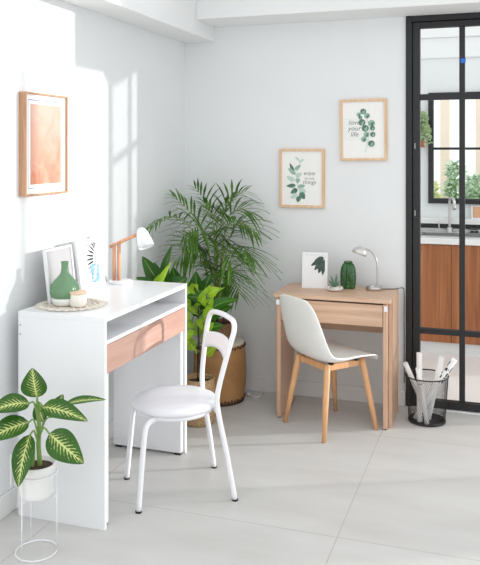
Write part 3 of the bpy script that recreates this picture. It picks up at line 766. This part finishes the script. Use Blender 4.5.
# dumb cane in white pot on wire stand
PX, PY = -1.757, 2.63
st = thing('plant_stand', 'thin white wire plant stand with a floor ring', 'plant stand', (PX, PY, 0))
MB().tube([(.082*math.cos(k*PI/24), .082*math.sin(k*PI/24), .0035) for k in range(48)], .0035, 8, True).build('floor_ring', 'whitemetal', st)
MB().tube([(.081*math.cos(k*PI/24), .081*math.sin(k*PI/24), .318) for k in range(48)], .0028, 8, True).build('holder_ring', 'whitemetal', st)
for a in (-100, 20, 140):
    a = math.radians(a); c, s = math.cos(a), math.sin(a)
    MB().tube([(.082*c, .082*s, .004), (.0795*c, .0795*s, .318)], .0026, 8).build('rod', 'whitemetal', st)
m = MB()
for k in range(3):
    a0_ = math.radians(-100+120*k); a1_ = a0_+2*PI/3
    m.tube([(.0805*math.cos(a0_), .0805*math.sin(a0_), .222), (0, 0, .222)], .0026, 8)
m.build('cross_rest', 'whitemetal', st)
dp_ = thing('potted_dumb_cane', 'variegated dumb cane in a white pot on the wire stand', 'potted plant', (PX, PY, .2252))
MB().lathe([(0, 0), (.06, 0), (.066, .004), (.07, .02), (.073, .09), (.0745, .095), (.0755, .097), (.0755, .128), (.074, .13), (.07, .13), (.0685, .115), (0, .113)], 48).build('pot', 'ceramic', dp_)
MB().lathe([(0, .118), (.04, .119), (.068, .1145)], 32).build('soil', 'soil', dp_)
O = Vector((PX, PY, .2252))
lv = [  # base, tip, width, facing, arch, fold, twist
 ((-1.746, 2.617, .622), (-1.761, 2.606, .742), .118, (.25, -1, .25), .06, .1, 0),
 ((-1.752, 2.575, .612), (-1.86, 2.46, .598), .1, (.1, -.7, .75), .12, .1, 0),
 ((-1.741, 2.555, .545), (-1.85, 2.43, .497), .11, (.15, -.7, .7), .1, .1, 0),
 ((-1.737, 2.557, .497), (-1.742, 2.485, .318), .1, (.1, -1, .3), .08, .08, .1),
 ((-1.656, 2.563, .508), (-1.497, 2.554, .415), .125, (-.1, -.75, .65), .08, .08, -.1),
 ((-1.705, 2.589, .598), (-1.49, 2.574, .57), .09, (.0, -.6, .7), .1, .12, 0),
 ((-1.62, 2.619, .608), (-1.47, 2.68, .622), .05, (0, -.45, .9), .06, .12, 0),
 ((-1.755, 2.675, .505), (-1.79, 2.687, .582), .075, (0, -1, .2), .05, .1, 0),
 ((-1.71, 2.675, .53), (-1.69, 2.72, .61), .07, (0, -1, .3), .05, .1, 0)]
m = MB()
m.tube(spline([(.012, .008, .11), (.008, .002, .2), (.012, 0, .28), (.012, -.01, .34), tuple(Vector(lv[0][0])-O)], 6), [.0095]*12+[.008]*6+[.005]*6+[.003], 10)
m.tube(spline([(-.012, -.01, .11), (-.008, -.01, .17), (-.005, -.015, .22)], 5), .007, 8)
m.build('stalk', 'stem', dp_)
m = MB()
for i, s0 in ((1, .3), (2, .24), (3, .2), (4, .22), (5, .31), (6, .33), (7, .2), (8, .22)):
    e = Vector(lv[i][0])-O; a = Vector((.008, 0, s0)); mid = a.lerp(e, .5)+Vector((0, 0, .035 if i != 7 else 0))
    m.tube(spline([a, mid, e], 6), .0035, 8)
m.build('leaf_stalk', 'stem', dp_)
stem_leaf(dp_, lv, 'dief', O)

# hide drum stool with wicker pot of palm
dm = thing('drum_stool', 'round tan hide drum stool with dark laced rims by back wall', 'stool', (-1.72, 4.64, 0))
dm.scale = (1, 1, .95)
MB().lathe([(0, 0), (.15, 0), (.155, .004), (.162, .05), (.17, .12), (.173, .2), (.17, .29), (.163, .36), (.155, .392), (.15, .396), (0, .396)], 56).build('body', 'hide', dm)
MB().lathe([(.158, .388), (.157, .398), (.15, .405), (.09, .408), (0, .409)], 48).build('top_skin', 'hidetop', dm)
m = MB()
for zz, rr in ((.372, .163), (.022, .1605)):
    for k in range(44):
        a = 2*PI*k/44; dz = .006*(k % 2); m.ball((rr*math.cos(a), rr*math.sin(a), zz+dz), .0075, 8)
m.build('lacing', 'stud', dm)['kind'] = 'stuff'
MB().lathe([(.1575, .002), (.1615, .008), (.1605, .016), (.157, .018)], 48).build('base_band', 'stud', dm)

pl = thing('potted_palm', 'feathery areca palm in a wicker pot on the drum stool', 'potted plant', (-1.728, 4.63, .3887))
MB().lathe([(0, 0), (.078, 0), (.085, .01), (.098, .09), (.1, .112), (.094, .114), (.09, .095), (0, .093)], 40, ripple=lambda a, z: .02*math.sin(a*20+z*180)).build('pot', 'weave2', pl)
MB().lathe([(0, .099), (.05, .099), (.0905, .0965)], 28).build('soil', 'soil', pl)
PO = Vector((-1.728, 4.63, .3887))
fr = [
 [(-1.762, 4.62, .705), (-1.86, 4.48, 1.12), (-1.94, 4.32, 1.23), (-1.995, 4.16, 1.11)],
 [(-1.75, 4.633, .705), (-1.812, 4.612, 1.062), (-1.9, 4.577, 1.237), (-1.99, 4.531, 1.34)],
 [(-1.738, 4.637, .737), (-1.738, 4.637, 1.126), (-1.658, 4.665, 1.334), (-1.514, 4.661, 1.375)],
 [(-1.719, 4.644, .737), (-1.623, 4.624, 1.086), (-1.504, 4.611, 1.174), (-1.376, 4.602, 1.059)],
 [(-1.713, 4.646, .705), (-1.576, 4.587, .977), (-1.45, 4.524, 1.027), (-1.37, 4.498, .91)],
 [(-1.755, 4.663, .732), (-1.774, 4.678, 1.102), (-1.817, 4.663, 1.285), (-1.886, 4.64, 1.39)],
 [(-1.755, 4.61, .676), (-1.793, 4.513, .945), (-1.846, 4.442, 1.009), (-1.903, 4.37, .915)],
 [(-1.726, 4.641, .737), (-1.681, 4.68, 1.141), (-1.582, 4.7, 1.259), (-1.476, 4.72, 1.194)],
 [(-1.708, 4.595, .714), (-1.615, 4.468, .977), (-1.534, 4.39, 1.015), (-1.484, 4.354, .84)],
 [(-1.756, 4.631, .718), (-1.769, 4.521, 1.041), (-1.785, 4.41, 1.164), (-1.842, 4.338, 1.058)],
 [(-1.703, 4.618, .678), (-1.625, 4.57, .837), (-1.554, 4.541, .833), (-1.497, 4.508, .666)],
 [(-1.745, 4.656, .734), (-1.731, 4.68, 1.089), (-1.706, 4.69, 1.251), (-1.632, 4.71, 1.35)],
 [(-1.74, 4.605, .723), (-1.703, 4.491, 1.015), (-1.679, 4.393, 1.169), (-1.685, 4.307, 1.279)],
 [(-1.715, 4.613, .723), (-1.649, 4.509, 1.046), (-1.569, 4.452, 1.167), (-1.483, 4.407, 1.21)],
 [(-1.72, 4.61, .72), (-1.71, 4.56, .95), (-1.7, 4.5, 1.1), (-1.66, 4.42, 1.14)],
 [(-1.74, 4.61, .72), (-1.78, 4.55, .92), (-1.82, 4.47, 1.05), (-1.85, 4.36, 1.05)],
 [(-1.71, 4.62, .72), (-1.66, 4.58, .92), (-1.6, 4.52, 1.04), (-1.53, 4.45, 1.04)],
 [(-1.73, 4.63, .72), (-1.73, 4.62, 1.0), (-1.74, 4.6, 1.2), (-1.79, 4.56, 1.3)],
 [(-1.72, 4.62, .7), (-1.7, 4.53, .82), (-1.66, 4.44, .9), (-1.62, 4.36, .86)]]
for F in fr:
    for q in range(4):
        x_, y_, z_ = F[q]; F[q] = (x_ if x_ < -1.65 else -1.65+(x_+1.65)*.68, y_, z_-.03*(q > 1))
    if F[3][2] < F[2][2]: F[3] = (F[3][0], F[3][1], F[3][2]+.55*(F[2][2]-F[3][2]))
m = MB()
for k in range(8):
    a = k*2.1; c, s = math.cos(a), math.sin(a)
    m.tube(spline([(.04*c, .04*s, .09), (.035*c, .035*s, .2), (.025*c, .025*s, .36)], 6), [.008]*7+[.006]*6, 8)
m.build('cane', 'darkstem', pl)
def clampwall(p):
    p.x = max(p.x, XL+.02); p.y = min(p.y, YB-.02); return p
for i, F in enumerate(fr):
    root = Vector((.03*math.cos(i*2.4), .03*math.sin(i*2.4), .25))
    P = spline([root]+[Vector(p)-PO for p in F], 14)
    n = len(P); m = MB(); m.mi = 1
    m.tube(P, [.0042*(1-.75*k/n) for k in range(n)], 6); m.mi = 0
    rnd = random.Random(i*13+1)
    start = int(n*.36)
    for k in range(start, n):
        if (k-start) % 3: continue
        t = (P[min(k+1, n-1)]-P[k-1]).normalized(); f = (k-start)/(n-start)
        L = (.23*math.sin(PI*(.16+.78*f))+.03)*rnd.uniform(.85, 1.1)
        sd = t.cross(Vector((0, 0, 1)))
        if sd.length < .2: sd = t.cross(Vector((.3, -1, 0)))
        sd.normalize(); up = sd.cross(t)
        ro = (-.35, .5, .8, -.3, .3, -.9, .6)[i % 7]; sd, up = sd*math.cos(ro)+up*math.sin(ro), up*math.cos(ro)-sd*math.sin(ro)
        for s in (-1, 1):
            d = (sd*s*(1-.35*f)+t*(.5+.25*f+max(0, f-.8)*2.5)+up*rnd.uniform(.05, .3)).normalized()
            b = P[k]; pts = []
            for q in range(6):
                u = q/5; p = b+d*(L*u)+Vector((0, 0, -1))*(L*.45*u*u*(1-.3*f))
                pts.append(clampwall(p+PO)-PO)
            wn = d.cross(Vector((0, 0, 1))).normalized()*.0095
            A = []
            for q, p in enumerate(pts):
                u = q/5; wd = (.35+1.3*u if u < .4 else .87*(1-u)/.6+.05)
                A.append((m.bm.verts.new(p-wn*wd-up*.002), m.bm.verts.new(p+up*.001), m.bm.verts.new(p+wn*wd-up*.002)))
            for x, y_ in zip(A, A[1:]):
                m.face([x[0], x[1], y_[1], y_[0]], True); m.face([x[1], x[2], y_[2], y_[1]], True)
    m.build('frond', ['palm', 'palmstem'], pl, recalc=False)

# dark broad-leaved plant behind the white desk
dk = thing('broad_leaf_plant', 'dark green broad-leaved plant rising behind the white desk', 'potted plant', (-1.85, 4.06, 0))
MB().lathe([(0, 0), (.1, 0), (.105, .006), (.12, .22), (.126, .225), (.126, .25), (.115, .25), (.112, .225), (0, .22)], 36).build('pot', 'ceramic', dk)
MB().lathe([(0, .232), (.06, .232), (.1125, .226)], 28).build('soil', 'soil', dk)
DO = Vector((-1.85, 4.06, 0))
lv = [
 ((-1.829, 4.025, .793), (-1.954, 3.983, 1.0), .11, (.3, -1, .3), .05, .1, 0),
 ((-1.835, 3.98, .802), (-1.952, 3.9, .89), .085, (0, -.8, .7), .08, .1, 0),
 ((-1.84, 4.022, .793), (-1.765, 3.992, 1.075), .075, (-.5, -1, .1), .06, .2, 0),
 ((-1.887, 4.111, .786), (-1.932, 4.096, .95), .1, (.2, -1, .2), .05, .1, 0),
 ((-1.822, 4.031, .793), (-1.72, 4.1, .87), .12, (.2, -.9, .5), .06, .1, 0),
 ((-1.771, 4.104, .757), (-1.808, 4.092, .93), .115, (.1, -1, .2), .06, .1, 0),
 ((-1.69, 4.193, .62), (-1.697, 4.176, .9), .15, (.1, -1, .1), .05, .08, 0),
 ((-1.726, 4.222, .63), (-1.63, 4.249, .875), .13, (.15, -1, .15), .05, .08, 0),
 ((-1.608, 4.206, .727), (-1.72, 4.068, .765), .1, (.2, -.8, .5), .06, .1, 0),
 ((-1.85, 3.98, .82), (-1.775, 3.96, .95), .1, (.2, -1, .2), .06, .1, 0)]
m = MB()
for k, L_ in enumerate(lv):
    e = Vector(L_[0])-DO; m.tube(spline([(.03*math.cos(k*2.4), .03*math.sin(k*2.4), .225), Vector((e.x*.4, e.y*.4, max(.3, e.z*.62))), e], 6), .0042, 8)
m.build('leaf_stalk', 'stem', dk)
stem_leaf(dk, lv, 'darkleaf', DO)
stem_leaf(dk, [((-1.83, 3.93, .81), (-1.735, 3.905, .985), .05, (-.3, -1, .2), .06, .18, 0), ((-1.86, 3.95, .82), (-1.80, 3.94, .92), .055, (.1, -1, .3), .05, .15, 0)], 'limeleaf', DO)
m = MB()
for k, e in enumerate([(-1.83, 3.93, .81), (-1.86, 3.95, .82)]):
    e = Vector(e)-DO; m.tube(spline([(.01*k, -.03, .225), Vector((e.x*.5, e.y*.6, .5)), e], 6), .0038, 8)
m.build('leaf_stalk', 'stem', dk)

# bright green fig in seagrass basket
BX, BY = -1.686, 4.195
fg = thing('potted_fig', 'lime green leafy plant in a seagrass basket behind the bistro chair', 'potted plant', (BX, BY, 0))
MB().lathe([(0, 0), (.085, 0), (.094, .012), (.105, .08), (.104, .16), (.092, .225), (.093, .262), (.088, .268), (.083, .255), (.084, .235), (0, .232)], 56, ripple=lambda a, z: .012*math.sin(a*28+z*160)).build('basket', 'weave', fg)
MB().lathe([(0, .244), (.05, .243), (.0835, .238)], 28).build('soil', 'soil', fg)
FO = Vector((BX, BY, 0))
rg = random.Random(5)
lime = []
for k in range(24):
    z = .42+.38*k/23; a = k*2.4; rr = rg.uniform(.035, .06)
    b = (BX+.018+rr*math.cos(a), BY-.04+rr*.7*math.sin(a)-.02, z)
    d = Vector((math.cos(a)+.1, .6*math.sin(a)-.15, rg.uniform(.2, 1.3))).normalized()*rg.uniform(.075, .105)
    lime.append((b, tuple(Vector(b)+d), rg.uniform(.06, .075), (rg.uniform(-.3, .3), -1, rg.uniform(.1, .6)), .07, .1, 0))
lime.append(((-1.675, 4.183, .698), (-1.541, 4.262, .8), .028, (0, -.8, .6), .08, .2, 0))
lime.append(((-1.67, 4.12, .70), (-1.59, 4.15, .83), .045, (-.3, -1, .2), .06, .16, 0))
midl = [
 ((-1.64, 4.174, .661), (-1.475, 4.301, .722), .085, (.1, -.7, .8), .1, .12, 0),
 ((-1.658, 4.189, .597), (-1.503, 4.291, .684), .085, (.1, -.8, .6), .08, .1, 0),
 ((-1.656, 4.169, .545), (-1.549, 4.244, .575), .085, (.1, -.8, .6), .1, .1, 0),
 ((-1.675, 4.2, .68), (-1.6, 4.23, .79), .07, (.1, -1, .4), .08, .1, 0)]
m = MB()
m.tube(spline([(.01, -.01, .24), (.014, -.03, .4), (.018, -.055, .56), (.016, -.05, .7)], 7), [.006]*15+[.004]*7, 8)
m.tube(spline([(-.012, .01, .24), (.0, -.02, .4), (.01, -.03, .52)], 6), .004, 8)
m.build('stalk', 'darkstem', fg)
m = MB()
for b, *_ in lime+midl:
    e = Vector(b)-FO; z = max(.3, e.z-.03); a = Vector((.017, -.03-.04*max(0, (z-.45)), z)); m.tube([a, a.lerp(e, .5)+Vector((0, 0, .004)), e], .0026, 6)
m.build('leaf_stalk', 'stem', fg)
stem_leaf(fg, lime, 'limeleaf', FO); stem_leaf(fg, midl, 'midleaf', FO)

# small white cable on the floor by the drum
pc = thing('power_cable', 'short white cable with a plug lying beside the drum stool', 'cable', (-1.53, 4.735, 0))
MB().tube(spline([(-.03, .03, .0045), (-.005, .005, .0045), (.025, -.005, .0045), (.045, .02, .0045), (.045, .06, .006), (.035, .1, .02), (.033, .118, .04)], 6), .0042, 8).build('cord', 'whitemetal', pc)
MB().tube([(-.05, .04, .009), (-.028, .028, .009)], .009, 10).build('plug', 'whitemetal', pc)

# ------------------------------------------------------------------ wire waste bin with paper rolls
BNX, BNY = -.412, 4.655
bn = thing('waste_bin', 'round black wire mesh waste bin holding paper rolls', 'bin', (BNX, BNY, 0))
r0, r1, hh = .106, .125, .272
m = MB(); nseg, nrow = 72, 34
def ring_pts(r, z, n=64): return [(r*math.cos(2*PI*k/n), r*math.sin(2*PI*k/n), z) for k in range(n)]
for k in range(nseg):
    a = 2*PI*k/nseg; b = a+2*PI*3/nseg; n = 5
    for s in (1, -1):
        pts = []
        for q in range(n+1):
            u = q/n; ang = a+s*u*1.0; rr = r0+(r1-r0)*u; pts.append((rr*math.cos(ang), rr*math.sin(ang), .008+(hh-.008)*u))
        m.tube(pts, .0008, 3, caps=False)
m.build('mesh', 'meshwire', bn)
MB().tube(ring_pts(r1, hh), .004, 8, True).build('rim', 'meshwire', bn)
m = MB(); m.lathe([(0, .002), (r0-.001, .002), (r0+.003, .004), (r0+.003, .014), (r0, .016), (r0-.003, .012), (r0-.004, .006), (0, .006)], 48)
m.build('base', 'meshwire', bn)
def roll(label, bt, tp, r, printed=False, band=False):
    bt = Vector(bt); tp = Vector(tp); d = tp-bt; L = d.length
    t = thing('paper_roll', label, 'paper roll', bt, 0, 'paper rolls in the waste bin')
    t.rotation_mode = 'QUATERNION'; t.rotation_quaternion = Vector((0, 0, 1)).rotation_difference(d)
    MB().lathe([(r, 0), (r, L), (r*.86, L), (r*.6, L-.003), (r*.5, L-.001), (r*.4, L-.02), (r*.35, .02), (r*.4, 0), (r, 0)], 20, ripple=lambda a, z: .05*(a/(2*PI))).build('sheet', 'paper', t)
    if printed:
        m = MB(); rn = random.Random(3)
        for k in range(34):
            z = L*rn.uniform(.62, .93); a = rn.uniform(0, 2*PI); w_ = rn.uniform(.3, 1.0); h_ = rn.uniform(.008, .028)
            m.grid(lambda u, v: Vector(((r*1.06)*math.cos(a+w_*u), (r*1.06)*math.sin(a+w_*u), z+h_*v)), 3, 1)
        m.build('print', 'inkdark', t)
    if band: MB().tube(ring_pts(r*1.04, L*.72, 20), .0016, 6, True).build('rubber_band', 'blackrub', t)
roll('white paper roll leaning over the bin\'s left rim', (-.4133, 4.7388, .0085), (-.532, 4.607, .345), .0145)
roll('white paper roll standing tallest in the bin, against the door frame', (-.4493, 4.6088, .0085), (-.452, 4.614, .412), .016)
roll('short white paper roll between the left-leaning roll and the tall roll', (-.4045, 4.5866, .0085), (-.454, 4.55, .339), .0135, band=True)
roll('thick white paper roll leaning toward the glazed door', (-.4074, 4.6753, .0085), (-.327, 4.659, .386), .0175)
roll('paper roll with black printed marks, farthest toward the glazed door', (-.4788, 4.6566, .0085), (-.25, 4.593, .394), .0155, True)

# ------------------------------------------------------------------ camera, light
cam = bpy.data.cameras.new('camera'); co = bpy.data.objects.new('camera', cam); COL.objects.link(co)
cam.sensor_fit = 'HORIZONTAL'; cam.sensor_width = 36; cam.lens = 763/480*36
cam.shift_y = -(282.5-152)/480
co.location = (0, 0, 1.6); co.rotation_euler = (PI/2, 0, math.atan(260/763)); cam.clip_start = .05
scene.camera = co

sun = bpy.data.lights.new('sun', 'SUN'); so = bpy.data.objects.new('sun', sun); COL.objects.link(so)
az = Vector((.906, .422, math.tan(math.radians(9)))); so.rotation_euler = az.to_track_quat('Z', 'Y').to_euler()
sun.energy = 2.2; sun.angle = math.radians(1.0); sun.color = (1, .98, .95)
w = bpy.data.worlds.new('world'); scene.world = w; w.use_nodes = True
bg = w.node_tree.nodes['Background']; bg.inputs['Color'].default_value = (.965, .985, 1, 1); bg.inputs['Strength'].default_value = .9
vs = scene.view_settings
vs.view_transform = 'Standard'; vs.look = 'None'; vs.gamma = 1; vs.exposure = 0.5; vs.use_curve_mapping = False
